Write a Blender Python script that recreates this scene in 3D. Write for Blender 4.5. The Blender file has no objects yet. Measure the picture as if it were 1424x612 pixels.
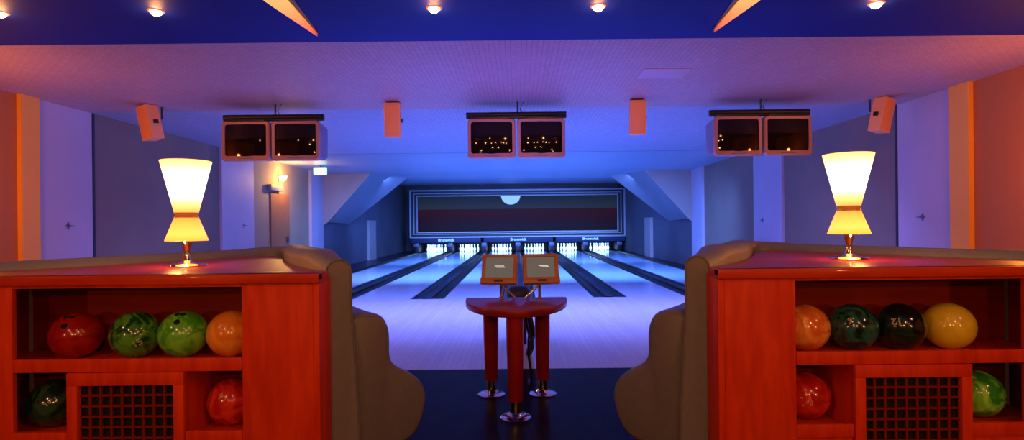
import bpy, bmesh, math, random
from mathutils import Vector, Matrix
random.seed(4)
SC = bpy.context.scene
C = SC.collection
PI = math.pi
# ------------------------------------------------------------------ materials
def newmat(name):
    m = bpy.data.materials.new(name); m.use_nodes = True
    return m, m.node_tree, m.node_tree.nodes['Principled BSDF']
def mat(name, col, rough=.5, metal=0, em=None, es=0, coat=0, spec=.5):
    m, nt, b = newmat(name)
    b.inputs['Base Color'].default_value = (*col, 1)
    b.inputs['Roughness'].default_value = rough
    b.inputs['Metallic'].default_value = metal
    b.inputs['Coat Weight'].default_value = coat
    b.inputs['Coat Roughness'].default_value = .08
    b.inputs['Specular IOR Level'].default_value = spec
    if em: b.inputs['Emission Color'].default_value = (*em, 1); b.inputs['Emission Strength'].default_value = es
    return m
def N(nt, typ, **kw):
    n = nt.nodes.new(typ)
    for k, v in kw.items(): setattr(n, k, v)
    return n
def noise_mat(name, c1, c2, scale=(1,1,1), nscale=5, rough=.5, detail=4, bump=0, coat=0, distort=0, spec=.5, lo=.35, hi=.65, objc=False, metal=0, ior=None):
    m, nt, b = newmat(name)
    g = N(nt, 'ShaderNodeTexCoord') if objc else N(nt, 'ShaderNodeNewGeometry')
    mp = N(nt, 'ShaderNodeMapping'); mp.inputs['Scale'].default_value = scale
    nt.links.new(g.outputs['Object' if objc else 'Position'], mp.inputs['Vector'])
    no = N(nt, 'ShaderNodeTexNoise'); no.inputs['Scale'].default_value = nscale; no.inputs['Detail'].default_value = detail
    no.inputs['Distortion'].default_value = distort
    nt.links.new(mp.outputs[0], no.inputs['Vector'])
    cr = N(nt, 'ShaderNodeValToRGB'); cr.color_ramp.elements[0].position = lo; cr.color_ramp.elements[1].position = hi
    cr.color_ramp.elements[0].color = (*c1, 1); cr.color_ramp.elements[1].color = (*c2, 1)
    nt.links.new(no.outputs[0], cr.inputs[0]); nt.links.new(cr.outputs[0], b.inputs['Base Color'])
    b.inputs['Roughness'].default_value = rough; b.inputs['Coat Weight'].default_value = coat; b.inputs['Coat Roughness'].default_value = .06
    b.inputs['Specular IOR Level'].default_value = spec; b.inputs['Metallic'].default_value = metal
    if ior: b.inputs['IOR'].default_value = ior
    if bump:
        bp = N(nt, 'ShaderNodeBump'); bp.inputs['Strength'].default_value = bump; bp.inputs['Distance'].default_value = .002
        nt.links.new(no.outputs[0], bp.inputs['Height']); nt.links.new(bp.outputs[0], b.inputs['Normal'])
    return m
def plank_mat(name, c1, c2, pitch, length, rough, line=.8, spec=.5, noise=.0):
    """boards running along Y, 'pitch' wide"""
    m, nt, b = newmat(name)
    g = N(nt, 'ShaderNodeNewGeometry'); mp = N(nt, 'ShaderNodeMapping')
    mp.inputs['Rotation'].default_value = (0, 0, PI/2)
    nt.links.new(g.outputs['Position'], mp.inputs['Vector'])
    br = N(nt, 'ShaderNodeTexBrick'); br.offset = .37
    br.inputs['Scale'].default_value = 1; br.inputs['Brick Width'].default_value = length; br.inputs['Row Height'].default_value = pitch
    br.inputs['Mortar Size'].default_value = pitch*.06; br.inputs['Mortar Smooth'].default_value = .1
    br.inputs['Color1'].default_value = (*c1, 1); br.inputs['Color2'].default_value = (*c2, 1)
    br.inputs['Mortar'].default_value = (*[c*line for c in c1], 1)
    nt.links.new(mp.outputs[0], br.inputs['Vector']); nt.links.new(br.outputs['Color'], b.inputs['Base Color'])
    b.inputs['Roughness'].default_value = rough; b.inputs['Specular IOR Level'].default_value = spec
    return m

M = {}
M['blue_ceiling'] = noise_mat('deep blue painted ceiling', (.002,.011,.22), (.003,.015,.27), nscale=.7, rough=.6, spec=.15)
M['ribbed'] = plank_mat('ribbed ceiling panels', (.46,.30,.31), (.42,.27,.28), .05, .09, .55, line=.62)  # reddish room light put into the near panel colour
M['ribbed_far'] = plank_mat('ribbed ceiling panels with painted blue light', (.34,.35,.46), (.30,.31,.42), .06, .12, .55, line=.6)  # same ribbed ceiling further back, blue hall light put into its colour
M['smooth_ceiling'] = noise_mat('smooth plaster ceiling', (.26,.29,.39), (.30,.33,.43), nscale=.6, rough=.4)
M['soffit'] = noise_mat('greyish sloping soffit', (.20,.19,.22), (.24,.22,.25), nscale=.6, rough=.6)
M['wall_grey'] = noise_mat('grey painted wall', (.22,.155,.12), (.25,.175,.13), nscale=1.2, rough=.8)
M['wall_warm'] = noise_mat('plaster wall with painted warm light', (.46,.15,.03), (.51,.17,.035), nscale=.8, rough=.8)  # warm light on the wall ends put into the base colour
M['column_warm'] = noise_mat('column with painted warm light', (.90,.40,.06), (.96,.46,.07), nscale=.8, rough=.8)  # warm light on the column put into the base colour
M['wall_white'] = noise_mat('white painted panel', (.46,.40,.47), (.51,.44,.52), nscale=.9, rough=.6)
M['gable'] = noise_mat('mauve painted gable', (.30,.25,.23), (.34,.28,.27), nscale=.9, rough=.7)
M['wall_sconce_tint'] = noise_mat('wall with painted sconce light', (.32,.24,.15), (.36,.27,.17), nscale=1, rough=.8)  # warm sconce light put into the wall colour
M['wall_dark'] = noise_mat('dark blue back wall', (.09,.085,.11), (.12,.11,.14), nscale=.7, rough=.8)
M['door_khaki'] = noise_mat('brown door leaf', (.30,.13,.04), (.34,.15,.05), nscale=2, rough=.6)
M['carpet'] = noise_mat('dark polished floor', (.010,.006,.002), (.020,.011,.004), nscale=9, rough=.28, detail=6, spec=.2, ior=1.14)
M['approach'] = plank_mat('pale maple approach boards', (.62,.65,.78), (.56,.59,.71), .06, 1.1, .18, line=.82)
M['lane'] = plank_mat('maple lane boards with painted blue light', (.56,.76,1.0), (.53,.72,.95), .05, 2.3, .10, line=.94)  # blue hall light put into the board colour
M['gutter'] = mat('black gutter', (.006,.006,.010), .3)
M['divider'] = mat('dark lane divider', (.010,.010,.018), .35)
M['sub'] = mat('dark subfloor', (.01,.01,.02), .8)
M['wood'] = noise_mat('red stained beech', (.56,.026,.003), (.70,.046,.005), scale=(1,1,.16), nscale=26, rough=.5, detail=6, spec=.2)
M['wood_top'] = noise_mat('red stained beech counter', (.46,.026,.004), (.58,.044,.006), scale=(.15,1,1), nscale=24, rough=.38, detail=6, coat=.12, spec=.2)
M['wood_shaded'] = noise_mat('red stained beech with painted shade', (.22,.010,.003), (.29,.015,.004), scale=(.15,1,1), nscale=20, rough=.6, spec=.2)  # darker copy of the wood, shade of the open shelves painted in
M['table_red'] = noise_mat('dark red table lacquer', (.26,.008,.006), (.33,.012,.009), nscale=14, rough=.38, coat=.15, spec=.3)
M['leg_red'] = mat('red lacquered leg', (.34,.006,.005), .4, coat=.2, spec=.3)
M['taupe'] = noise_mat('taupe upholstery', (.205,.185,.21), (.22,.20,.225), nscale=30, rough=.5, bump=.03)
M['taupe_d'] = noise_mat('taupe seat upholstery', (.165,.150,.172), (.18,.163,.186), nscale=30, rough=.40, bump=.03)
M['plinth'] = mat('red brown plinth', (.16,.02,.01), .5)
M['chrome'] = mat('polished chrome', (.8,.78,.76), .12, 1)
M['black'] = mat('black plastic', (.012,.012,.014), .4)
M['dark_metal'] = mat('dark grey metal', (.05,.05,.07), .4, .6)
M['handle'] = mat('small grey door handle', (.16,.14,.18), .4, .6)
M['grille_back'] = mat('painted dark of openings', (.004,.003,.003), .9)  # near black stands for the dark inside the vent and finger holes
M['grille'] = mat('red brown grille bars', (.19,.010,.004), .5, spec=.2)
M['copper'] = mat('copper band with painted glow', (.75,.26,.08), .3, .8, em=(1,.25,.05), es=.25)  # weak emission stands in for lamplight on the band
M['bezel'] = mat('salmon television bezel', (.46,.24,.19), .4)
M['tvcase'] = mat('slate television case', (.20,.19,.27), .5)
M['screen'] = mat('dark television glass', (.010,.005,.003), .05, spec=.35)
M['speaker'] = mat('white speaker with painted orange light', (.90,.38,.15), .5)  # white box, orange of the warm spotlights put into its colour
M['spk_grille'] = mat('speaker cloth with painted orange light', (.80,.31,.12), .7)  # orange spotlight tint put into the cloth colour as well
M['pin'] = mat('glossy white pin with painted glow', (.85,.88,.95), .25, em=(.38,.62,1), es=2.2)  # emission stands in for the strong blue white light on the pins
M['frame_blue'] = mat('pale blue grey metal frame', (.36,.36,.38), .5, .1)
M['frame_dark'] = mat('dark blue frame gap', (.01,.013,.025), .5)
M['plate'] = mat('dull bay plate', (.12,.14,.22), .5, .3)
M['hatch'] = mat('pale ceiling hatch', (.47,.35,.38), .6)
M['mon_bezel'] = mat('orange brown monitor bezel', (.60,.20,.055), .35)
M['mon_screen'] = mat('grey lit monitor glass', (.10,.10,.095), .15, em=(.42,.38,.32), es=.24, spec=.2)
M['glow_line'] = mat('white lit text', (.8,.8,.8), .4, em=(1,.95,.9), es=.7)
M['text_blue'] = mat('pale blue lettering', (.4,.55,.8), .4, em=(.30,.55,1), es=.7)
M['bulb'] = mat('warm bulb', (1,.8,.5), .4, em=(1,.60,.22), es=60)
M['ring'] = mat('spot ring with painted glow', (.30,.05,.02), .5, em=(1,.24,.03), es=.8)  # emission paints the orange glow around the bulb onto the ring
M['exit'] = mat('lit green sign', (.4,1,.6), .4, em=(.30,1,.62), es=1.8)
M['exit_w'] = mat('lit white pictogram', (1,1,1), .4, em=(.85,1,.95), es=3)
M['sconce'] = mat('glowing sconce glass', (1,.8,.4), .4, em=(1,.66,.2), es=20)
M['box_grey'] = mat('grey box', (.25,.24,.26), .5)

def ramp_emit(name, axis, coord, stops, strength, base, lo=0, hi=1):
    m, nt, b = newmat(name)
    if coord == 'Object': t = N(nt, 'ShaderNodeTexCoord'); out = t.outputs['Object']
    else: t = N(nt, 'ShaderNodeNewGeometry'); out = t.outputs['Position']
    s = N(nt, 'ShaderNodeSeparateXYZ'); nt.links.new(out, s.inputs[0])
    mr = N(nt, 'ShaderNodeMapRange'); mr.inputs[1].default_value = lo; mr.inputs[2].default_value = hi
    nt.links.new(s.outputs[axis], mr.inputs[0])
    cr = N(nt, 'ShaderNodeValToRGB'); e = cr.color_ramp.elements
    e[0].position = stops[0][0]; e[0].color = (*stops[0][1], 1); e[1].position = stops[-1][0]; e[1].color = (*stops[-1][1], 1)
    for p, c in stops[1:-1]:
        x = e.new(p); x.color = (*c, 1)
    nt.links.new(mr.outputs[0], cr.inputs[0]); nt.links.new(cr.outputs[0], b.inputs['Emission Color'])
    b.inputs['Emission Strength'].default_value = strength
    if base: b.inputs['Base Color'].default_value = (*base, 1)
    else: nt.links.new(cr.outputs[0], b.inputs['Base Color'])
    return m, b
M['shade'], _ = ramp_emit('glowing paper lamp shade', 2, 'Object', [(.13,(1,.24,.02)),(.17,(1,.40,.06)),(.22,(1,.30,.04)),(.27,(1,.17,.02)),(.32,(1,.45,.12)),(.38,(1,.92,.62)),(.46,(1,.98,.72)),(.52,(1,.70,.30)),(.56,(1,.42,.10))], 2.2, (.7,.45,.2))
M['panel_glow'], _ = ramp_emit('glowing orange panel', 1, 'Object', [(0,(1,.55,.12)),(.35,(1,.48,.09)),(.65,(1,.27,.035)),(.9,(.8,.12,.015)),(1,(.30,.04,.01))], 1.0, (.5,.2,.05), lo=-1.0, hi=0)
M['picture'], b = ramp_emit('twilight picture', 2, 'Position', [(0,(.003,.003,.006)),(.3,(.010,.003,.005)),(.55,(.024,.004,.006)),(.60,(.012,.006,.007)),(.62,(.018,.021,.023)),(.8,(.011,.017,.020)),(1,(.006,.011,.015))], .9, None, lo=.95, hi=2.95)
b.inputs['Roughness'].default_value = .6; b.inputs['Specular IOR Level'].default_value = .1
# ------------------------------------------------------------------ mesh helpers
def box(bm, x0, x1, y0, y1, z0, z1, bev=0, seg=2, mtx=None):
    t = bmesh.new(); bmesh.ops.create_cube(t, size=1)
    for v in t.verts:
        v.co = Vector(((x0+x1)/2 + v.co.x*(x1-x0), (y0+y1)/2 + v.co.y*(y1-y0), (z0+z1)/2 + v.co.z*(z1-z0)))
    if bev: bmesh.ops.bevel(t, geom=t.edges[:], offset=bev, segments=seg, affect='EDGES', profile=.5)
    merge(bm, t, mtx)
def merge(bm, t, mtx=None):
    if mtx is not None: t.transform(mtx)
    me = bpy.data.meshes.new('tmp'); t.to_mesh(me); t.free(); bm.from_mesh(me); bpy.data.meshes.remove(me)
def prism(bm, poly, z0, z1, bev=0, mtx=None):
    t = bmesh.new()
    a = [t.verts.new((x, y, z0)) for x, y in poly]; b = [t.verts.new((x, y, z1)) for x, y in poly]
    n = len(poly); t.faces.new(a); t.faces.new(b)
    for i in range(n): t.faces.new((a[i], a[(i+1) % n], b[(i+1) % n], b[i]))
    bmesh.ops.recalc_face_normals(t, faces=t.faces[:])
    if bev:
        ed = [e for e in t.edges if abs(e.verts[0].co.z - e.verts[1].co.z) < 1e-6]
        bmesh.ops.bevel(t, geom=ed, offset=bev, segments=2, affect='EDGES', profile=.5)
    merge(bm, t, mtx)
def lathe(bm, prof, seg=32, mtx=None):
    t = bmesh.new(); rings = []
    for r, z in prof:
        if r < 1e-6: rings.append([t.verts.new((0, 0, z))])
        else: rings.append([t.verts.new((r*math.cos(2*PI*k/seg), r*math.sin(2*PI*k/seg), z)) for k in range(seg)])
    for a, b in zip(rings, rings[1:]):
        for k in range(seg):
            l = (k+1) % seg
            if len(a) == 1 and len(b) == 1: continue
            if len(a) == 1: t.faces.new((a[0], b[l], b[k]))
            elif len(b) == 1: t.faces.new((a[k], a[l], b[0]))
            else: t.faces.new((a[k], a[l], b[l], b[k]))
    bmesh.ops.recalc_face_normals(t, faces=t.faces[:])
    merge(bm, t, mtx)
def tube(bm, pts, r, seg=10):
    t = bmesh.new(); pts = [Vector(p) for p in pts]; rings = []
    for i, p in enumerate(pts):
        d = (pts[min(i+1, len(pts)-1)] - pts[max(i-1, 0)]).normalized()
        up = Vector((0, 0, 1)) if abs(d.z) < .9 else Vector((1, 0, 0))
        a = d.cross(up).normalized(); b = d.cross(a)
        rings.append([t.verts.new(p + r*(a*math.cos(2*PI*k/seg) + b*math.sin(2*PI*k/seg))) for k in range(seg)])
    for a, b in zip(rings, rings[1:]):
        for k in range(seg): t.faces.new((a[k], a[(k+1) % seg], b[(k+1) % seg], b[k]))
    t.faces.new(rings[0]); t.faces.new(rings[-1])
    bmesh.ops.recalc_face_normals(t, faces=t.faces[:])
    merge(bm, t)
def quad(bm, pts):
    bm.faces.new([bm.verts.new(p) for p in pts])
def obj(name, bm, m, parent=None, loc=None, smooth=True, ang=35):
    me = bpy.data.meshes.new(name); bm.to_mesh(me); bm.free()
    me.materials.append(m)
    if smooth:
        for p in me.polygons: p.use_smooth = True
        me.set_sharp_from_angle(angle=math.radians(ang))
    o = bpy.data.objects.new(name, me); C.objects.link(o)
    if parent is not None: o.parent = parent
    if loc: o.location = loc
    return o
def tag(o, label, cat, group=None):
    o['label'] = label; o['category'] = cat
    if group: o['group'] = group
    return o
def thing(name, label, cat, loc=(0,0,0), rotz=0, group=None):
    o = bpy.data.objects.new(name, None); C.objects.link(o); o.empty_display_size = .1
    o.location = loc; o.rotation_euler = (0, 0, rotz)
    return tag(o, label, cat, group)
def struct(name, bm, m, parent=None):
    o = obj(name, bm, m, parent)
    if parent is None: o['kind'] = 'structure'
    return o
def text_bm(s, size, bevel=0, outline=False, offset=0, extrude=0):
    cu = bpy.data.curves.new('t', 'FONT'); cu.body = s; cu.size = size; cu.align_x = 'CENTER'; cu.align_y = 'CENTER'
    cu.offset = offset; cu.extrude = extrude
    if outline: cu.fill_mode = 'NONE'; cu.bevel_depth = bevel; cu.bevel_resolution = 0
    o = bpy.data.objects.new('t', cu); C.objects.link(o)
    dg = bpy.context.evaluated_depsgraph_get(); dg.update()
    me = bpy.data.meshes.new_from_object(o.evaluated_get(dg))
    bm = bmesh.new(); bm.from_mesh(me)
    bpy.data.objects.remove(o); bpy.data.curves.remove(cu); bpy.data.meshes.remove(me)
    return bm
XL, XR, ZC = -6.05, 5.42, 3.0
# ------------------------------------------------------------------ setting
bm = bmesh.new(); box(bm, XL, XR, -3, 5.29, -.1, 0); struct('floor', bm, M['carpet'])
bm = bmesh.new(); box(bm, XL, XR, 5.29, 10.4, -.1, .002); struct('floor', bm, M['approach'])
bm = bmesh.new(); box(bm, XL, XR, 10.4, 30.6, -.3, -.13); struct('floor', bm, M['sub'])
bm = bmesh.new(); box(bm, XL, -5.115, 10.4, 30.6, -.13, 0); box(bm, 5.115, XR, 10.4, 30.6, -.13, 0); struct('floor', bm, M['divider'])
bm = bmesh.new(); box(bm, XL-.3, XR+.3, -3, 4.97, ZC-.02, ZC+.2); struct('ceiling', bm, M['blue_ceiling'])
bm = bmesh.new(); box(bm, XL-.3, XR+.3, 4.97, 7.95, ZC, ZC+.2); struct('ceiling', bm, M['ribbed'])
bm = bmesh.new(); box(bm, XL-.3, XR+.3, 7.95, 12.8, ZC+.003, ZC+.2); struct('ceiling', bm, M['ribbed_far'])
bm = bmesh.new()
quad(bm, [(XL-.3,12.8,ZC),(XR+.3,12.8,ZC),(XR+.3,17.5,ZC),(XL-.3,17.5,ZC)])
quad(bm, [(XL-.3,17.5,ZC),(XR+.3,17.5,ZC),(XR+.3,30.6,3.5),(XL-.3,30.6,3.5)])
struct('ceiling', bm, M['smooth_ceiling'])
for side, X, s in (('left', XL, -1), ('right', XR, 1)):
    def slab(y0, y1, z0=0, z1=ZC+.05, inset=0, th=.2, m='wall_grey', name='wall_'+side):
        bm = bmesh.new(); a = X - s*inset; b = X + s*th
        box(bm, min(a, b), max(a, b), y0, y1, z0, z1)
        return struct(name, bm, M[m])
    c0, c1 = (6.82, 7.08) if s < 0 else (6.69, 6.99)
    slab(-3, c0, m='wall_warm')
    slab(8.03, 12.9)
    slab(12.9, 17.5, m='wall_sconce_tint' if s < 0 else 'wall_grey')
    slab(17.5, 30.6, z1=3.6, m='wall_dark')
    k = 0 if s < 0 else 10
    slab(c0, c1, inset=.06, m='column_warm', name='trim_%d' % (2+k))
    slab(11.45, 11.9, inset=.05, m='wall_white', name='trim_%d' % (3+k))
    slab(16.35, 16.9, inset=.08, m='wall_white', name='trim_%d' % (4+k))
    slab(16.9, 17.5, inset=.02, m='wall_white', name='trim_%d' % (5+k))
    slab(8.0, 8.04, inset=.03, m='dark_metal', name='trim_%d' % (6+k))
    for n, (y0, y1) in enumerate(((c1, 8.0), (11.9, 12.9))):
        d = slab(y0, y1, inset=.02, m='wall_white', name='door_%d' % (n+1+k))
        hb = bmesh.new(); yc = (y0+y1)/2 + .02; xf = X - s*.02
        lathe(hb, [(0,0),(.026,0),(.026,.010),(.010,.014),(.010,.045),(0,.045)], 16, Matrix.Translation((xf, yc, 1.40)) @ Matrix.Rotation(s*-PI/2, 4, 'Y'))
        box(hb, xf-s*.04-.006, xf-s*.04+.006, yc-.09, yc+.06, 1.393, 1.407, .003)
        box(hb, min(xf, xf-s*.008), max(xf, xf-s*.008), yc-.012, yc+.012, 1.35, 1.45, .003)
        obj('door_handle', hb, M['handle'], d)
# gable wall with trapezoid opening and sloping soffits
for s, xt, xb, X in ((-1, -4.55, -5.9, XL), (1, 3.95, 5.30, XR)):
    bm = bmesh.new()
    prism(bm, [(X, ZC), (xt, ZC), (xb, 1.50), (X, 1.40)] , 0, .06, mtx=Matrix.Translation((0,17.56,0)) @ Matrix.Rotation(PI/2, 4, 'X'))
    struct('wall_gable', bm, M['gable'])
    bm = bmesh.new()
    quad(bm, [(xt, 17.5, ZC), (xb, 17.5, 1.5), (X, 20.3, 1.45), (xt+(-s)*.55, 20.6, 3.12)])
    struct('ceiling', bm, M['soffit'])
    bm = bmesh.new(); quad(bm, [(X, 20.3, 1.45), (xt+(-s)*.55, 20.6, 3.12), (X, 20.6, 3.12)]); struct('wall_gable', bm, M['wall_dark'])
    bm = bmesh.new(); a, b = sorted((X, X - s*.12)); box(bm, a, b, 22.6, 23.6, 0, 1.6); struct('trim_%d' % (30+s), bm, M['gable'])
bm = bmesh.new(); box(bm, XL, XR, 30.6, 30.8, -.3, 3.6); struct('wall_back', bm, M['wall_dark'])
# brown side door, closer box
bm = bmesh.new(); box(bm, XL, XL+.04, 13.75, 14.85, 0, 2.2); d = struct('door_21', bm, M['door_khaki'])
bm = bmesh.new(); box(bm, XL+.04, XL+.10, 14.62, 14.70, .98, 1.12, .01); obj('door_handle', bm, M['handle'], d)
bm = bmesh.new(); box(bm, 0, .12, -.36, .36, -.07, .07, .01)
tag(obj('wall_box', bm, M['box_grey'], loc=(XL, 13.95, 2.33)), 'small grey box fixed to the wall above the brown side door', 'wall box')
t = thing('wall_sconce', 'glowing warm sconce high on the lamp tinted left wall above the brown door', 'wall lamp', (XL, 14.3, 2.58))
bm = bmesh.new(); box(bm, 0, .03, -.06, .06, -.08, .08, .01); obj('backplate', bm, M['box_grey'], t)
bm = bmesh.new(); lathe(bm, [(0,-.05),(.04,-.045),(.075,0),(.09,.07),(.085,.08)], 20, Matrix.Translation((.11,0,0))); obj('glass_bowl', bm, M['sconce'], t)
# exit sign
t = thing('exit_sign', 'lit green and white exit sign hanging from the ceiling at the left wall', 'exit sign', (-5.24, 15, 2.84))
bm = bmesh.new(); box(bm, -.17, .17, -.03, .03, -.095, .095, .008); obj('sign_box', bm, M['exit'], t)
bm = bmesh.new(); box(bm, -.14, .03, -.036, -.03, -.06, .06); prism(bm, [(.05,0),(.13,.05),(.13,-.05)], -.001, .004, mtx=Matrix.Translation((0,-.031,0)) @ Matrix.Rotation(PI/2,4,'X')); obj('pictogram', bm, M['exit_w'], t)
bm = bmesh.new(); tube(bm, [(0,0,.09),(0,0,.16)], .008); obj('hanger', bm, M['dark_metal'], t)
# ceiling hatch
bm = bmesh.new(); box(bm, -.26, .26, -.2, .2, -.006, .0, .002)
tag(obj('ceiling_hatch', bm, M['hatch'], loc=(1.62, 6.2, ZC)), 'pale square access hatch in the ribbed purple ceiling', 'hatch')
# ------------------------------------------------------------------ lanes
ordn = ['leftmost', 'second from the left', 'third from the left', 'third from the right', 'second from the right', 'rightmost']
Y0, Y1 = 10.4, 29.9
pinbm = bmesh.new()
lathe(pinbm, [(0,0),(.026,0),(.036,.02),(.052,.07),(.0605,.115),(.056,.16),(.038,.215),(.025,.25),(.0232,.27),(.026,.30),(.0325,.335),(.029,.363),(.015,.378),(0,.381)], 16)
pin0 = None
for i in range(6):
    cx = (i-2.5)*1.7
    bm = bmesh.new(); box(bm, -.533, .533, 0, Y1-Y0, -.1, 0)
    l = tag(obj('bowling_lane', bm, M['lane'], loc=(cx, Y0, 0)), 'glossy blue lit bowling lane, %s of the six' % ordn[i], 'bowling lane', 'bowling lanes')
    for s in (-1, 1):
        g = bmesh.new(); n = 8
        for k in range(n):
            a0 = PI*k/n; a1 = PI*(k+1)/n; c = s*(.533+.1175)
            p = lambda a: (c - .1175*math.cos(a), -.02-.07*math.sin(a))
            (xa, za), (xb, zb) = p(a0), p(a1)
            quad(g, [(xa,0,za),(xb,0,zb),(xb,Y1-Y0,zb),(xa,Y1-Y0,za)])
        obj('gutter', g, M['gutter'], l)
    # pins
    for r in range(4):
        for c in range(r+1):
            loc = (cx + (c - r/2)*.3048, 28.7 + r*.264, 0)
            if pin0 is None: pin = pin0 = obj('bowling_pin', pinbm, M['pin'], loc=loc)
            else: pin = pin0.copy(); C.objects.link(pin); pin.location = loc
            tag(pin, 'white bowling pin with painted glow in the rack of ten on the %s lane' % ordn[i], 'bowling pin', 'ten pins on the %s lane' % ordn[i])
    bm = bmesh.new(); box(bm, -.71, .71, -.02, .02, 0, .5)
    tag(obj('pit_curtain', bm, M['frame_dark'], loc=(cx, 30.1, 0)), 'dark curtain closing the pit behind the pins of the %s lane' % ordn[i], 'pit curtain', 'pit curtains')
bnd = ['left edge of the leftmost lane', 'first and second lanes from the left', 'second and third lanes from the left', 'two middle lanes', 'third and second lanes from the right', 'last two lanes on the right', 'right edge of the rightmost lane']
for i in range(7):
    cx = (i-3)*1.7; w = .08
    bm = bmesh.new(); pts = [(-w,.12),(0,0),(w,.12),(w,17.8),(-w,17.8)]
    prism(bm, pts, -.1, .015, .006)
    tag(obj('lane_divider', bm, M['divider'], loc=(cx, Y0, 0)), ('dark raised divider strip between the ' if 0 < i < 6 else 'dark divider strip at the ') + bnd[i], 'lane divider', 'lane dividers')
    t = thing('kickback_panel', ('dark panel flanking the pin bays between the ' if 0 < i < 6 else 'dark panel beside the pins at the ') + bnd[i], 'side panel', (cx, 28.3, 0), group='pin bay side panels')
    bm = bmesh.new(); box(bm, -.12, .12, 0, 1.8, 0, .5, .01); obj('panel', bm, M['divider'], t)
    bm = bmesh.new(); box(bm, -.125, .125, -.02, 0, .3, .46, .004); obj('front_plate', bm, M['plate'], t)
# masking unit
x0, x1, z0, z1 = -5.42, 5.40, .737, 3.155; yf = 28.28
t = thing('masking_unit', 'wide framed twilight picture panel above the pins at the lane ends', 'masking unit', ((x0+x1)/2, yf, z0))
hw = (x1-x0)/2; hh = z1-z0
def ring(bm, a, b, zb, zt, w, y0, y1):
    box(bm, a, b, y0, y1, zt-w, zt, .01); box(bm, a, b, y0, y1, zb, zb+w, .01)
    box(bm, a, a+w, y0, y1, zb+w, zt-w, .01); box(bm, b-w, b, y0, y1, zb+w, zt-w, .01)
bm = bmesh.new(); box(bm, -hw, hw, .05, .2, 0, hh); obj('backing', bm, M['frame_dark'], t)
bm = bmesh.new(); ring(bm, -hw, hw, 0, hh, .07, -.06, .05); obj('outer_frame', bm, M['frame_blue'], t)
bm = bmesh.new(); ring(bm, -hw+.19, hw-.19, .17, hh-.17, .04, -.02, .05); obj('middle_frame', bm, M['frame_blue'], t)
bm = bmesh.new(); ring(bm, -hw+.34, hw-.34, .25, hh-.28, .06, 0, .05); obj('inner_frame', bm, M['frame_blue'], t)
bm = bmesh.new(); box(bm, -hw+.40, hw-.40, .02, .05, .30, hh-.33); obj('picture', bm, M['picture'], t)
bm = bmesh.new()
prism(bm, [(.48*math.cos(PI+PI*k/24)-.33, 2.085+.44*math.sin(PI+PI*k/24)) for k in range(25)], 0, .01, mtx=Matrix.Translation((0,.018,0)) @ Matrix.Rotation(PI/2,4,'X'))
obj('moon', bm, mat('pale moon', (.4,.55,.6), .5, em=(.45,.75,.80), es=.45), t)
fm = mat('dark blue fascia', (.02,.03,.08), .5, spec=.2)
for px in (-3.6, .02, 3.64):
    bm = bmesh.new(); box(bm, -1.74, 1.74, 0, .1, .50, .73, .012); box(bm, -1.74, 1.74, -.01, .1, .50, .53, .005)
    t = thing('lane_pair_fascia', 'dark blue fascia with white lettering above the %s pair of lanes' % ({-3.6:'left', .02:'middle', 3.64:'right'}[px]), 'fascia', (px, yf-.02, 0), group='lettered fascias above the pins')
    obj('fascia_board', bm, fm, t)
    tb = text_bm('Brunswick', .19, offset=.005, extrude=.004); tb.transform(Matrix.Translation((0,-.016,.63)) @ Matrix.Rotation(PI/2,4,'X'))
    obj('lettering', tb, M['text_blue'], t, smooth=False)
# ------------------------------------------------------------------ islands
def catmull(pts, n):
    P = [Vector((*p, 0)) for p in pts]; P = [2*P[0]-P[1]] + P + [2*P[-1]-P[-2]]
    out = []
    for i in range(1, len(P)-2):
        for k in range(20):
            u = k/20; a, b, c, d = P[i-1:i+3]
            out.append(.5*((2*b)+(c-a)*u+(2*a-5*b+4*c-d)*u*u+(3*b-a-3*c+d)*u**3))
    out.append(P[-2])
    L = [0]
    for a, b in zip(out, out[1:]): L.append(L[-1]+(b-a).length)
    res = []
    for k in range(n+1):
        s = L[-1]*k/n; j = 0
        while j < len(L)-2 and L[j+1] < s: j += 1
        f = (s-L[j])/(L[j+1]-L[j]); res.append((out[j].lerp(out[j+1], f), s))
    return res
NP = 180
PATH = catmull([(-.885,2.60),(-1.03,2.78),(-1.28,3.17),(-1.52,3.66),(-1.66,3.98),(-1.80,4.02),(-2.0,3.70),(-2.28,3.22),(-2.58,2.75),(-2.80,2.38)], NP)
def lerpk(s, keys):
    for (a, va), (b, vb) in zip(keys, keys[1:]):
        if s <= b: return va + (vb-va)*max(0, (s-a))/(b-a)
    return keys[-1][1]
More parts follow.
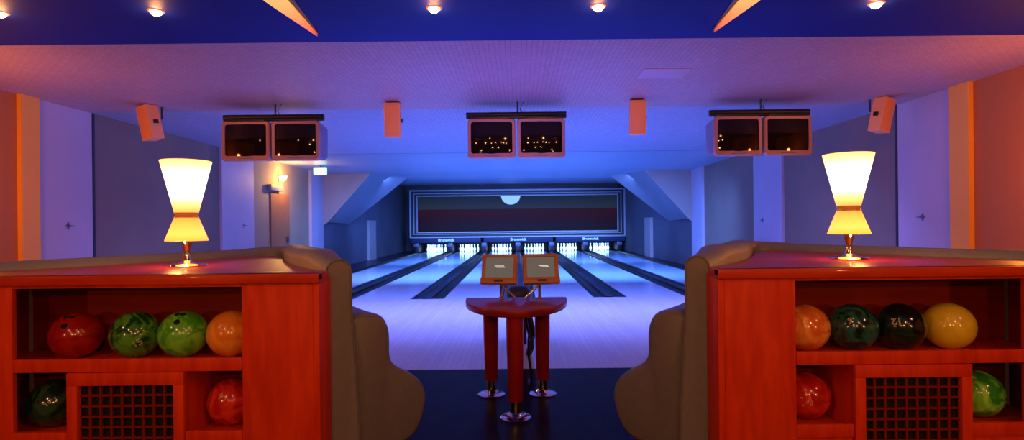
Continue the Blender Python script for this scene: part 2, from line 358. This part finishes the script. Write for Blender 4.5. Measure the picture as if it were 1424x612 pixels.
def sweep(bm, prof_fn, i0, i1, sx, close=0):
    rings = []
    idx = []
    for i in range(i0, i1+1):
        if close and i in (i0, i1-1):
            for q in range(4): idx.append(i + q/4)
        else: idx.append(i)
    for fi in idx:
        i = int(fi); fr = fi-i
        p, s = PATH[i]; a = PATH[max(i-1, 0)][0]; b = PATH[min(i+1, len(PATH)-1)][0]
        if fr: p = p.lerp(PATH[i+1][0], fr)
        t = (b-a).normalized(); n = Vector((t.y, -t.x, 0))
        ins = 0
        if close:
            e = min(fi-i0, i1-fi)*.025
            k = min(1, (e+.002)/close)
            ins = close*(1-math.sqrt(max(0, 1-(1-k)**2)))
        pr = prof_fn(s); m = len(pr); out = []
        area2 = sum(pr[j][0]*pr[(j+1) % m][1]-pr[(j+1) % m][0]*pr[j][1] for j in range(m))
        sg = 1 if area2 > 0 else -1
        for j, (u, z) in enumerate(pr):      # inset along the local normal, so that hollows stay in place
            du = pr[(j+1) % m][0]-pr[j-1][0]; dz = pr[(j+1) % m][1]-pr[j-1][1]; L = math.hypot(du, dz) or 1
            out.append((u - sg*dz/L*ins, z + sg*du/L*ins))
        rings.append([bm.verts.new((sx*(p.x+n.x*u), p.y+n.y*u, z)) for u, z in out])
    n = len(rings[0])
    for a, b in zip(rings, rings[1:]):
        for k in range(n): bm.faces.new((a[k], a[(k+1) % n], b[(k+1) % n], b[k]))
    bm.faces.new(rings[0]); bm.faces.new(rings[-1])
    bmesh.ops.recalc_face_normals(bm, faces=bm.faces[:])
def smooth_prof(pts, n=3):
    out = []; L = len(pts)
    for i in range(L):
        a, b, c, d = pts[i-1], pts[i], pts[(i+1) % L], pts[(i+2) % L]
        for k in range(n):
            u = k/n
            out.append(tuple(.5*((2*b[j])+(c[j]-a[j])*u+(2*a[j]-5*b[j]+4*c[j]-d[j])*u*u+(3*b[j]-a[j]-3*c[j]+d[j])*u**3) for j in (0, 1)))
    return out
def wall_prof(s):
    zt = lerpk(s, [(0,1.195),(.3,1.235),(1.5,1.228),(1.9,1.20),(3.5,1.19)])
    th = lerpk(s, [(0,.115),(.4,.18),(1.3,.18),(1.8,.12),(4,.12)])
    return [(0,.02),(0,zt-.05),(.006,zt-.028),(.020,zt-.010),(.042,zt),(th-.042,zt),(th-.018,zt-.010),(th-.003,zt-.028),(th+.002,zt-.06),(max(th,.118),.95),(.145,.5),(.165,.02)]
SEATP = smooth_prof([(.12,.26),(.12,.55),(.118,.80),(.122,.89),(.16,.925),(.235,.925),(.30,.90),(.332,.84),(.339,.77),(.338,.71),(.352,.665),(.395,.628),(.458,.59),(.517,.535),(.542,.465),(.534,.39),(.508,.32),(.46,.262),(.38,.235),(.26,.225)])
def seat_prof(s): return SEATP
def plinth_prof(s): return [(.14,0),(.42,0),(.44,.26),(.14,.26)]
for side, sx in (('left', -1), ('right', 1)):
    S = -sx   # path is authored for the left island (negative x); S=+1 keeps, -1 mirrors
    W = lambda a, b: (min(S*a, S*b), max(S*a, S*b))
    def bx(bm, a, b, y0, y1, z0, z1, bev=0): 
        p, q = W(a, b); box(bm, p, q, y0, y1, z0, z1, bev)
    t = thing('ball_cabinet', 'red wooden cabinet with open ball shelves and square grille, %s of the aisle' % side, 'cabinet', (0,0,0))
    bm = bmesh.new(); bx(bm, -1.194, -.895, 2.45, 2.475, .0, 1.107, .002); obj('front_panel', bm, M['wood'], t)
    bm = bmesh.new(); bx(bm, -.895, -.866, 2.45, 2.60, .0, 1.107, .003); bx(bm, -.895, -.868, 2.481, 2.60, 1.10, 1.119); obj('end_panel', bm, M['wood'], t)
    bm = bmesh.new(); prism(bm, [(S*x, y) for x, y in ((-.90,2.476),(-1.193,2.476),(-1.193,2.82),(-1.09,2.82),(-.90,2.59))], .02, 1.10); obj('corner_body', bm, M['wood_shaded'], t)
    bm = bmesh.new(); bx(bm, -1.206, -1.194, 2.455, 2.83, 0, 1.107, .002); obj('side_panel', bm, M['wood'], t)
    bm = bmesh.new(); bx(bm, -2.45, -2.203, 2.45, 2.475, 0, 1.107, .003); obj('end_stile', bm, M['wood'], t)
    bm = bmesh.new(); bx(bm, -2.45, -2.43, 2.475, 2.80, 0, 1.107, .003); obj('side_panel', bm, M['wood_shaded'], t)
    bm = bmesh.new(); bx(bm, -2.43, -1.206, 2.82, 2.84, 0, 1.107); obj('back_panel', bm, M['wood_shaded'], t)
    bm = bmesh.new(); bx(bm, -2.203, -1.206, 2.452, 2.472, 1.095, 1.107); obj('top_rail', bm, M['wood'], t)
    bm = bmesh.new(); bx(bm, -2.43, -1.206, 2.475, 2.82, .729, .747); bx(bm, -2.203, -1.206, 2.448, 2.472, .729, .786, .003); obj('shelf', bm, M['wood'], t)
    bm = bmesh.new(); bx(bm, -2.43, -1.206, 2.485, 2.82, .412, .43)
    bx(bm, -2.203, -1.964, 2.448, 2.472, .412, .469, .003); bx(bm, -1.453, -1.206, 2.448, 2.472, .412, .469, .003); obj('shelf', bm, M['wood'], t)
    for a, b in ((-1.474,-1.464),(-1.973,-1.962)):
        bm = bmesh.new(); bx(bm, a, b, 2.47, 2.82, .432, .729); obj('partition', bm, M['wood'], t)
    # vent panel
    vp = bmesh.new(); a, b = -1.962, -1.455
    bx(vp, a, b, 2.440, 2.468, .672, .727, .002); bx(vp, a, b, 2.440, 2.468, .10, .22, .002)
    bx(vp, a, a+.045, 2.440, 2.468, .22, .672, .002); bx(vp, b-.045, b, 2.440, 2.468, .22, .672, .002)
    v = obj('vent_panel', vp, M['wood'], t)
    g = bmesh.new(); bx(g, a+.045, b-.045, 2.475, 2.48, .22, .672); obj('vent_backing', g, M['grille_back'], v)
    g = bmesh.new(); gw = (b-a-.09)/9
    for k in range(1, 9): bx(g, a+.045+gw*k-.0045, a+.045+gw*k+.0045, 2.454, 2.462, .22, .672)
    for k in range(0, 10): bx(g, a+.045, b-.045, 2.456, 2.464, .672-gw*k-.0045, .672-gw*k+.0045)
    obj('grille', g, M['grille'], v)
    bm = bmesh.new(); bx(bm, -2.203, -1.964, 2.46, 2.475, .0, .412); bx(bm, -1.453, -1.206, 2.46, 2.475, 0, .412); obj('lower_panel', bm, M['wood'], t)
    # counter top
    bm = bmesh.new()
    poly = [(-.862,2.435),(-.862,2.56),(-.93,2.63)] + [(p.x-.012, p.y-.004) for p, s_ in PATH[10:66:6]] + [(-1.74,3.98)] + [(p.x+.02, p.y-.02) for p, s_ in PATH[84:164:8]] + [(-2.60,2.435)]
    prism(bm, [(S*x, y) for x, y in poly], 1.12, 1.15, .004)
    bx(bm, -2.60, -.862, 2.432, 2.48, 1.108, 1.150, .003)
    tag(obj('counter_top', bm, M['wood_top']), 'glossy red wooden wedge shaped counter top of the %s island under the lamp' % side, 'counter top')
    # booth
    t = thing('booth_seat', 'taupe upholstered booth bench curving round the %s island' % side, 'booth bench', (0,0,0), group=None)
    bm = bmesh.new(); sweep(bm, wall_prof, 0, NP, S); obj('backrest', bm, M['taupe'], t, ang=50)
    p0, _ = PATH[0]; tt = (PATH[1][0]-p0).normalized(); nn = Vector((tt.y, -tt.x, 0))
    bm = bmesh.new(); tube(bm, [(S*(p0.x+nn.x*u-tt.x*.002), p0.y+nn.y*u-tt.y*.002, z) for u, z in wall_prof(0)[1:]], .0045, 8); obj('piping', bm, M['taupe_d'], t)
    cuts = [1, 46, 90, 135, 180]
    for a, b in zip(cuts, cuts[1:]):
        bm = bmesh.new(); sweep(bm, seat_prof, a, b, S, close=.045); obj('seat_cushion', bm, M['taupe_d'], t, ang=80)
    bm = bmesh.new(); sweep(bm, plinth_prof, 3, NP-2, S); obj('plinth', bm, M['plinth'], t)
    # lamp
    t = thing('table_lamp', 'glowing hourglass shaded table lamp with chrome foot on the %s counter' % side, 'lamp', (S*-1.75, 2.98, 1.15))
    bm = bmesh.new(); lathe(bm, [(0,0),(.095,0),(.097,.006),(.090,.012),(.05,.018),(.022,.03),(.014,.06),(.018,.10),(.03,.135),(.028,.15),(0,.15)], 40); obj('base', bm, M['chrome'], t)
    bm = bmesh.new(); lathe(bm, [(.100,.135),(.102,.137),(.056,.260),(.052,.262)], 48); obj('lower_shade', bm, M['shade'], t)
    bm = bmesh.new(); lathe(bm, [(.052,.280),(.056,.280),(.122,.555),(.119,.556),(.054,.285)], 48); obj('upper_shade', bm, M['shade'], t)
    bm = bmesh.new(); lathe(bm, [(.050,.256),(.059,.256),(.057,.262),(.053,.270),(.057,.278),(.059,.284),(.050,.284)], 40); obj('waist_band', bm, M['copper'], t)
# ------------------------------------------------------------------ balls
def ball_mat(name, c1, c2, sc=7, lo=.42, hi=.58):
    return noise_mat(name, c1, c2, nscale=sc, rough=.16, detail=5, coat=.6, distort=2.2, lo=lo, hi=hi, objc=True)
bs = bmesh.new(); bmesh.ops.create_uvsphere(bs, u_segments=48, v_segments=32, radius=.108)
bme = bpy.data.meshes.new('ball'); bs.to_mesh(bme); bs.free()
for p in bme.polygons: p.use_smooth = True
def ball(x, z, label, m, num=None, ncol=(.70,.62,.45), ndir=(0,-1,.3), roll=0, holes=None, sz=.043, group=None, y=2.65):
    o = bpy.data.objects.new('bowling_ball', bme.copy()); C.objects.link(o); o.data.materials.append(m)
    o.location = (x, y, z+.108); tag(o, label, 'bowling ball', group)
    def basis(d):
        d = Vector(d).normalized(); r = Vector((0,0,1)).cross(d).normalized()
        u = d.cross(r); return d, r, u
    if num:
        tb = text_bm(num, sz, bevel=.0009, outline=True)
        d, r, u = basis(ndir); cr, sr = math.cos(roll), math.sin(roll)
        for v in tb.verts:
            X, Y, Z = v.co; X, Y = X*cr-Y*sr, X*sr+Y*cr
            v.co = (d*.108 + r*X + u*Y).normalized()*(.1083+Z)
        obj('number', tb, mat('ball number', ncol, .5), o)
    if holes:
        d, r, u = basis(holes)
        for hx, hy, hr in ((-.013,.012,.0115),(.013,.012,.0115),(0,-.040,.013)):
            c = (d*.108 + r*hx + u*hy).normalized()
            hb = bmesh.new(); lathe(hb, [(0,.0015),(hr,.0008),(hr*1.08,-.002)], 20, Matrix.Translation(c*.108) @ c.to_track_quat('Z','Y').to_matrix().to_4x4())
            obj('finger_hole_shade', hb, M['grille_back'], o)  # shallow dark disc on the surface paints the shade of a hole
    return o
zu, zl = .747, .43
ball(-2.08, zu, 'dark red bowling ball at the outer end of the left upper shelf', ball_mat('red ball',(.28,.006,.004),(.38,.012,.008)), holes=(.1,-.6,.8))
ball(-1.80, zu, 'dark green swirled bowling ball between red and light green balls, left upper shelf', ball_mat('green swirl',(.004,.06,.02),(.10,.34,.04),9), '15', ndir=(.75,-1,-.3), roll=.5)
ball(-1.575, zu, 'light green swirled bowling ball on the left upper shelf beside the orange ball', ball_mat('light green swirl',(.06,.38,.02),(.20,.62,.06),8), holes=(.1,-.5,.9))
ball(-1.35, zu, 'orange bowling ball half hidden by the front panel on the left upper shelf', ball_mat('orange left',(.80,.24,.02),(.95,.38,.05),5), '12', ndir=(.1,-1,.5), roll=3.0)
ball(-2.185, zl, 'dark green marbled bowling ball in the outer lower compartment of the left cabinet', ball_mat('dark green',(.004,.02,.012),(.03,.08,.035),10), '7', ndir=(.5,-1,.35), roll=2.6)
ball(-1.35, zl, 'red swirled bowling ball in the left cabinet lower compartment beside the grille', ball_mat('red swirl left',(.50,.010,.005),(.80,.05,.02),7), '14', ndir=(.1,-1,.5), roll=2.7)
ball(1.345, zu, 'orange marbled bowling ball half hidden by the front panel on the right upper shelf', ball_mat('orange right',(.70,.15,.02),(.95,.40,.10),6))
ball(1.57, zu, 'dark teal swirled bowling ball on the right upper shelf beside the orange ball', ball_mat('teal swirl',(.004,.018,.022),(.02,.13,.12),8), '9', ndir=(-.75,-1,.55), roll=.3, sz=.034, holes=(-.1,-.4,.9))
ball(1.79, zu, 'near black bowling ball with number on the right upper shelf beside the yellow ball', ball_mat('black green',(.004,.008,.008),(.012,.03,.026),5), '12', ndir=(-.85,-1,.5), roll=3.3)
ball(2.02, zu, 'plain yellow bowling ball on the right upper shelf', ball_mat('yellow',(.70,.50,.03),(.78,.58,.04),4), '10', ncol=(.95,.75,.25), ndir=(-.6,-1,.8), sz=.032)
ball(1.345, zl, 'red swirled bowling ball in the right cabinet lower compartment beside the grille', ball_mat('red swirl right',(.46,.01,.005),(.76,.04,.015),6), '14', ndir=(-.5,-1,-.05), roll=.2, sz=.06)
ball(2.15, zl, 'bright green swirled bowling ball in the outer lower compartment of the right cabinet', ball_mat('bright green',(.03,.28,.02),(.34,.90,.10),6), '11', ndir=(-.6,-1,.35), roll=.4)
# ------------------------------------------------------------------ console table
t = thing('console_table', 'small half round dark red table on three red and chrome legs in the aisle', 'table', (-.018, 4.3, 0))
bm = bmesh.new(); pts = [(.405*math.cos(PI+PI*k/40), .25+.70*math.sin(PI+PI*k/40)) for k in range(41)]
prism(bm, pts, .712, .768, .012); obj('tabletop', bm, M['table_red'], t)
for lx, ly in ((-.205,.20),(.205,.20),(-.01,-.35)):
    bm = bmesh.new(); lathe(bm, [(0,.71),(.062,.71),(.060,.5),(.050,.12),(0,.12)], 28, Matrix.Translation((lx,ly,0)))
    l = obj('leg', bm, M['leg_red'], t)
    bm = bmesh.new(); lathe(bm, [(0,0),(.108,0),(.110,.008),(.100,.016),(.055,.024),(.040,.04),(.038,.121),(0,.121)], 32, Matrix.Translation((lx,ly,0)))
    obj('chrome_foot', bm, M['chrome'], l)
# score monitors
def monitor(x, label):
    t = thing('score_monitor', label, 'monitor', (x, 4.42, .768), rotz=math.radians(-7 if x < 0 else 7), group='score monitors on the console table')
    R = Matrix.Translation((0,0,.115)) @ Matrix.Rotation(math.radians(-18), 4, 'X')
    bm = bmesh.new(); k = bmesh.new(); bmesh.ops.create_cube(k, size=1)
    for v in k.verts:
        f = .75 if v.co.y > 0 else 1
        g = .93 if v.co.z > 0 else 1
        v.co = Vector((v.co.x*.28*f*g, .02+(v.co.y+.5)*.16, .125+v.co.z*.235*(.8 if v.co.y > 0 else 1)))
    bmesh.ops.bevel(k, geom=k.edges[:], offset=.012, segments=2, affect='EDGES')
    merge(bm, k, R); obj('housing', bm, M['black'], t)
    bm = bmesh.new()
    def fr(x0, x1, z0, z1, y0=-.012, y1=.03, bev=.006): box(bm, x0, x1, y0, y1, z0, z1, bev, mtx=R)
    fr(-.133,.133,.222,.246); fr(-.142,-.112,.045,.236); fr(.112,.142,.045,.236); fr(-.145,.145,.003,.054,-.032)
    obj('bezel', bm, M['mon_bezel'], t)
    bm = bmesh.new(); box(bm, -.12, .12, .004, .02, .048, .226, mtx=R); s = obj('screen', bm, M['mon_screen'], t)
    bm = bmesh.new(); q = -.005 if x < 0 else .02
    box(bm, q-.035, q+.04, .001, .004, .150, .154, mtx=R); box(bm, q-.02, q+.05, .001, .004, .140, .144, mtx=R)
    obj('screen_text', bm, M['glow_line'], s)
    bm = bmesh.new(); box(bm, -.035, .035, -.036, -.030, .018, .034, .002, mtx=R); obj('keypad', bm, M['dark_metal'], t)
    sg = 1 if x < 0 else -1
    bm = bmesh.new(); lathe(bm, [(0,0),(.03,0),(.03,.006),(.013,.010),(.013,.14),(0,.14)], 20, Matrix.Translation((sg*.01,.05,0))); obj('stand', bm, M['chrome'], t)
    bm = bmesh.new(); tube(bm, [(sg*.01,.06,.11),(sg*.05,.06,.07),(sg*.09,.06,.035),(sg*.12,.06,.008)], .010); obj('support_arm', bm, M['chrome'], t)
    return t
monitor(-.153, 'left one of two small orange framed score monitors on the red console table')
monitor(.183, 'right one of two small orange framed score monitors on the red console table')
# ball return behind the console
t = thing('ball_return', 'black ball return standing behind the console table at the approach', 'ball return', (0, 5.75, 0))
bm = bmesh.new(); box(bm, -.12, .12, -.18, .30, .50, .74, .08, 5); obj('hood', bm, M['dark_metal'], t)
bm = bmesh.new(); box(bm, -.17, .17, .25, 1.2, .46, .56, .04, 3); obj('ball_tray', bm, M['dark_metal'], t)
bm = bmesh.new(); tube(bm, [(.08,-.1,.54),(.11,-.12,.4),(.14,-.1,.25),(.12,0,.1),(.10,.1,.02)], .035, 14); obj('support_leg', bm, M['black'], t)
bm = bmesh.new(); box(bm, -.09, .09, .6, .9, 0, .48, .02); obj('pedestal', bm, M['black'], t)
bm = bmesh.new(); tube(bm, [(0,0,.72),(.005,.05,.6),(.03,.06,.45),(.025,.03,.3),(.05,.05,.12),(.04,.1,.012),(.03,.3,.012)], .010)
tag(obj('cable_bundle', bm, M['black'], loc=(.05, 4.58, 0)), 'black cable hanging down behind the console table between its rear legs', 'cable')
# ------------------------------------------------------------------ televisions
def tv(x, z, label, rz=0):
    t = thing('television', label, 'television', (x, 7.45, z), rotz=rz, group='televisions hung above the approach')
    w, h = .315, .262
    k = bmesh.new(); bmesh.ops.create_cube(k, size=1)
    for v in k.verts:
        f = .86 if v.co.y > 0 else 1
        v.co = Vector((v.co.x*2*w*f, .24+v.co.y*.46, v.co.z*2*h*f+(.02 if v.co.y > 0 else 0)))
    bmesh.ops.bevel(k, geom=k.edges[:], offset=.025, segments=3, affect='EDGES')
    bm = bmesh.new(); merge(bm, k); obj('case', bm, M['tvcase'], t)
    bm = bmesh.new(); e = .042
    fo = [(-w+.03,-h),(w-.03,-h),(w,-h+.03),(w,h-.03),(w-.03,h),(-w+.03,h),(-w,h-.03),(-w,-h+.03)]
    iw, ib, it = w-e, -h+.066, h-e
    fi = [(-iw+.02,ib),(iw-.02,ib),(iw,ib+.02),(iw,it-.02),(iw-.02,it),(-iw+.02,it),(-iw,it-.02),(-iw,ib+.02)]
    mid = [((a[0]*.75+c[0]*.25), (a[1]*.75+c[1]*.25)) for a, c in zip(fo, fi)]
    R4 = [[bm.verts.new((p[0], yy, p[1])) for p in ring_] for ring_, yy in ((fo,.03),(fo,-.012),(mid,-.028),(fi,-.020),(fi,.012))]
    for a, c in zip(R4, R4[1:]):
        for j in range(8): bm.faces.new((a[j], a[(j+1) % 8], c[(j+1) % 8], c[j]))
    bmesh.ops.recalc_face_normals(bm, faces=bm.faces[:])
    b = obj('bezel', bm, M['bezel'], t, ang=50)
    g = bmesh.new(); box(g, -.10, .10, -.032, -.022, -h+.024, -h+.038, .002); obj('control_strip', g, M['tvcase'], b)
    bm = bmesh.new(); n = 20
    sw, z0, z1 = w-e+.005, -h+.055, h-e+.005
    rm = sw*sw + ((z1-z0)/2)**2
    vs = [[bm.verts.new((-sw+2*sw*i/n, .008-.045*(1-((sw*(2*i/n-1))**2+((z1-z0)/2*(2*j/n-1))**2)/rm), z0+(z1-z0)*j/n)) for i in range(n+1)] for j in range(n+1)]
    for j in range(n):
        for i in range(n): bm.faces.new((vs[j][i], vs[j][i+1], vs[j+1][i+1], vs[j+1][i]))
    obj('screen', bm, M['screen'], t, ang=80)
    return t
for cx, nm in ((-3.25, 'left'), (-.005, 'middle'), (3.25, 'right')):
    zc = 2.495
    for s, q in ((-1, 'left'), (1, 'right')):
        tv(cx + s*.328, zc, '%s television of the %s pair hung from the ceiling, dark screen, salmon bezel' % (q, nm))
    t = thing('ceiling_mount', 'dark ceiling bar carrying the %s pair of televisions' % nm, 'tv mount', (cx, 7.45, ZC), group='television mounts')
    bm = bmesh.new(); tube(bm, [(-.67,.1,-.17),(.67,.1,-.17)], .035, 12); box(bm, -.67, .67, .07, .13, -.225, -.19, .008); obj('crossbar', bm, M['black'], t)
    bm = bmesh.new(); tube(bm, [(.02,.1,-.17),(.02,.1,0)], .012); tube(bm, [(.10,.1,-.17),(.05,.1,-.10),(.10,.1,0)], .006); obj('drop_rod', bm, M['dark_metal'], t)
    bm = bmesh.new(); box(bm, -.6, -.1, .03, .12, -.246, -.2, .01); box(bm, .1, .6, .03, .12, -.246, -.2, .01); obj('bracket', bm, M['dark_metal'], t)
# ------------------------------------------------------------------ speakers
for px, X, rz, ry, side, nm in ((210, -4.88, -.45, .16, 1, 'hung near the left wall, left of the left televisions'), (547, -1.64, 0, 0, 1, 'hung between the left and middle televisions'),
                     (887, 1.60, 0, 0, 1, 'hung between the middle and right televisions'), (1228, 4.86, .45, -.16, -1, 'hung near the right wall, right of the right televisions')):
    t = thing('ceiling_speaker', 'small upright orange lit loudspeaker %s' % nm, 'speaker', (X, 7.5, 2.76), rz, group='small loudspeakers under the ceiling')
    R = Matrix.Rotation(-ry, 4, 'Y') @ Matrix.Rotation(math.radians(6), 4, 'X')
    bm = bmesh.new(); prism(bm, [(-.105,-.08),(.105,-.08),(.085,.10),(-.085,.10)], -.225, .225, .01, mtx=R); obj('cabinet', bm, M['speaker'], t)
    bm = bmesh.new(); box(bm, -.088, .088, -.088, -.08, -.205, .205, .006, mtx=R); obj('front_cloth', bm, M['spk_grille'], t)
    bm = bmesh.new(); tube(bm, [(.0,.1,.05),(0,.16,.08),(0,.16,.24)], .012); box(bm, side*.115-.012, side*.115+.012, -.02, .04, -.03, .02, .004, mtx=R)
    obj('bracket', bm, M['black'], t)
# ------------------------------------------------------------------ ceiling spots and wedges
for x, q in ((-3.86,'at the far left edge'), (-2.69,'left of the left orange wedge'), (-.61,'left one of the middle two'), (.62,'right one of the middle two'), (2.70,'right of the right orange wedge')):
    t = thing('ceiling_spotlight', 'small bright warm spotlight in the deep blue ceiling, %s' % q, 'spotlight', (x, 4.22, ZC-.02), group='spotlights in the blue ceiling')
    bm = bmesh.new(); lathe(bm, [(.042,-.004),(.047,-.008),(.056,-.005),(.060,0)], 24); obj('ring', bm, M['ring'], t)
    bm = bmesh.new(); lathe(bm, [(0,-.036),(.020,-.032),(.035,-.020),(.042,-.004),(.042,0)], 20); obj('bulb', bm, M['bulb'], t)
for S, nm in ((-1,'left'), (1,'right')):
    t = thing('ceiling_light_wedge', 'glowing orange pointed wedge light on the blue ceiling, %s of centre' % nm, 'ceiling light', (S*1.66, 4.72, ZC-.02))
    poly = [(0,0),(S*.095,-.66),(S*.17,-1.3),(S*-.10,-1.3),(S*-.035,-.66)]
    bm = bmesh.new(); prism(bm, poly, -.035, -.008); obj('glowing_panel', bm, M['panel_glow'], t)
    bm = bmesh.new(); prism(bm, [(0,.10),(S*.10,-.66),(S*.18,-1.32),(S*-.17,-1.32),(S*-.08,-.66)], -.008, 0); obj('backing', bm, M['black'], t)
# ------------------------------------------------------------------ lights
def area(loc, d, sx, sy, col, e, spread=180):
    l = bpy.data.lights.new('area', 'AREA'); l.shape = 'RECTANGLE'; l.size = sx; l.size_y = sy; l.color = col; l.energy = e; l.spread = math.radians(spread)
    o = bpy.data.objects.new('area_light', l); C.objects.link(o); o.location = loc
    o.rotation_euler = Vector(d).to_track_quat('-Z', 'Y').to_euler(); return o
def point(loc, col, e, r=.05):
    l = bpy.data.lights.new('pt', 'POINT'); l.color = col; l.energy = e; l.shadow_soft_size = r
    o = bpy.data.objects.new('point_light', l); C.objects.link(o); o.location = loc; return o
def spot(loc, tgt, col, e, ang, r=.02):
    l = bpy.data.lights.new('sp', 'SPOT'); l.color = col; l.energy = e; l.shadow_soft_size = r; l.spot_size = math.radians(ang); l.spot_blend = .6
    o = bpy.data.objects.new('spot_light', l); C.objects.link(o); o.location = loc
    o.rotation_euler = (Vector(tgt)-Vector(loc)).to_track_quat('-Z', 'Y').to_euler(); return o
BL = (.11,.26,1)
area((0,8.3,2.90), (0,.30,-.95), 8, .2, (.22,.25,1), 430, 130)
area((0,13.2,2.90), (0,.7,-.7), 9, .2, BL, 860, 105)
area((0,19,2.95), (0,.8,-.6), 9, .2, BL, 860, 105)
area((0,27,1.5), (0,1,-.9), 10, .1, (.2,.4,1), 70, 120)
# added uplights with no real fixture, washing the ceilings blue
area((0,6.0,.9), (0,.35,1), 2.4, .3, (.20,.11,1), 42)
area((0,10.5,.3), (0,.5,1), 7, .3, (.09,.17,1), 105)
# warm room light; low points are unseen fills added for the cabinets
WC = (1,.40,.13)
for x, y, z, e in ((-3.2,.5,2.8,26),(-1.8,-.6,2.8,45),(0,.2,2.8,14),(1.5,-.8,2.8,45),(3,.6,2.8,26),(-.8,-2,2.8,24),(2.4,-2.2,2.8,24),(.8,1.2,2.8,7),(-2.6,-.6,1.5,40),(2.6,-.6,1.5,40),(-.5,-1.6,1.9,45),(.6,-1.4,1.9,45)): point((x,y,z), WC, e, .05)
for s, x in ((-1, -5.3), (1, 4.75)): point((x, 5.0, 1.9), (1,.28,.04), 66 if s < 0 else 52, .1)
for x in (-3.86,-2.69,-.61,.62,2.70): point((x,4.22,2.915), (1,.32,.08), 3, .02)
for x, tx in ((-2.69,-4.88),(-.61,-1.64),(.62,1.60),(2.70,4.86)): spot((x,4.22,2.92), (tx,7.5,2.72), (1,.42,.12), 75, 11)
for x, tx in ((-2.69,-3.25),(.62,0),(2.70,3.25)): spot((x,4.22,2.92), (tx,7.5,2.45), (1,.40,.18), 45, 22)
for x in (-1.75, 1.75): point((x, 2.98, 1.69), (1,.5,.18), 5, .03); point((x+.0, 2.90, 1.27), (1,.42,.12), 1.6, .02)
point((XL+.45,14.3,2.55), (1,.50,.10), 60, .05)
w = bpy.data.worlds.new('w'); SC.world = w; w.use_nodes = True
w.node_tree.nodes['Background'].inputs[0].default_value = (.40,.13,.18,1); w.node_tree.nodes['Background'].inputs[1].default_value = .04
# ------------------------------------------------------------------ camera
cam = bpy.data.cameras.new('camera'); co = bpy.data.objects.new('camera', cam); C.objects.link(co)
cam.sensor_width = 36; cam.lens = 784/1424*36; cam.shift_x = -8/1424; cam.shift_y = 7/1424; cam.clip_end = 100
co.location = (0,0,1.35); co.rotation_euler = (PI/2, math.radians(.6), 0)
SC.camera = co
SC.view_settings.view_transform = 'Standard'
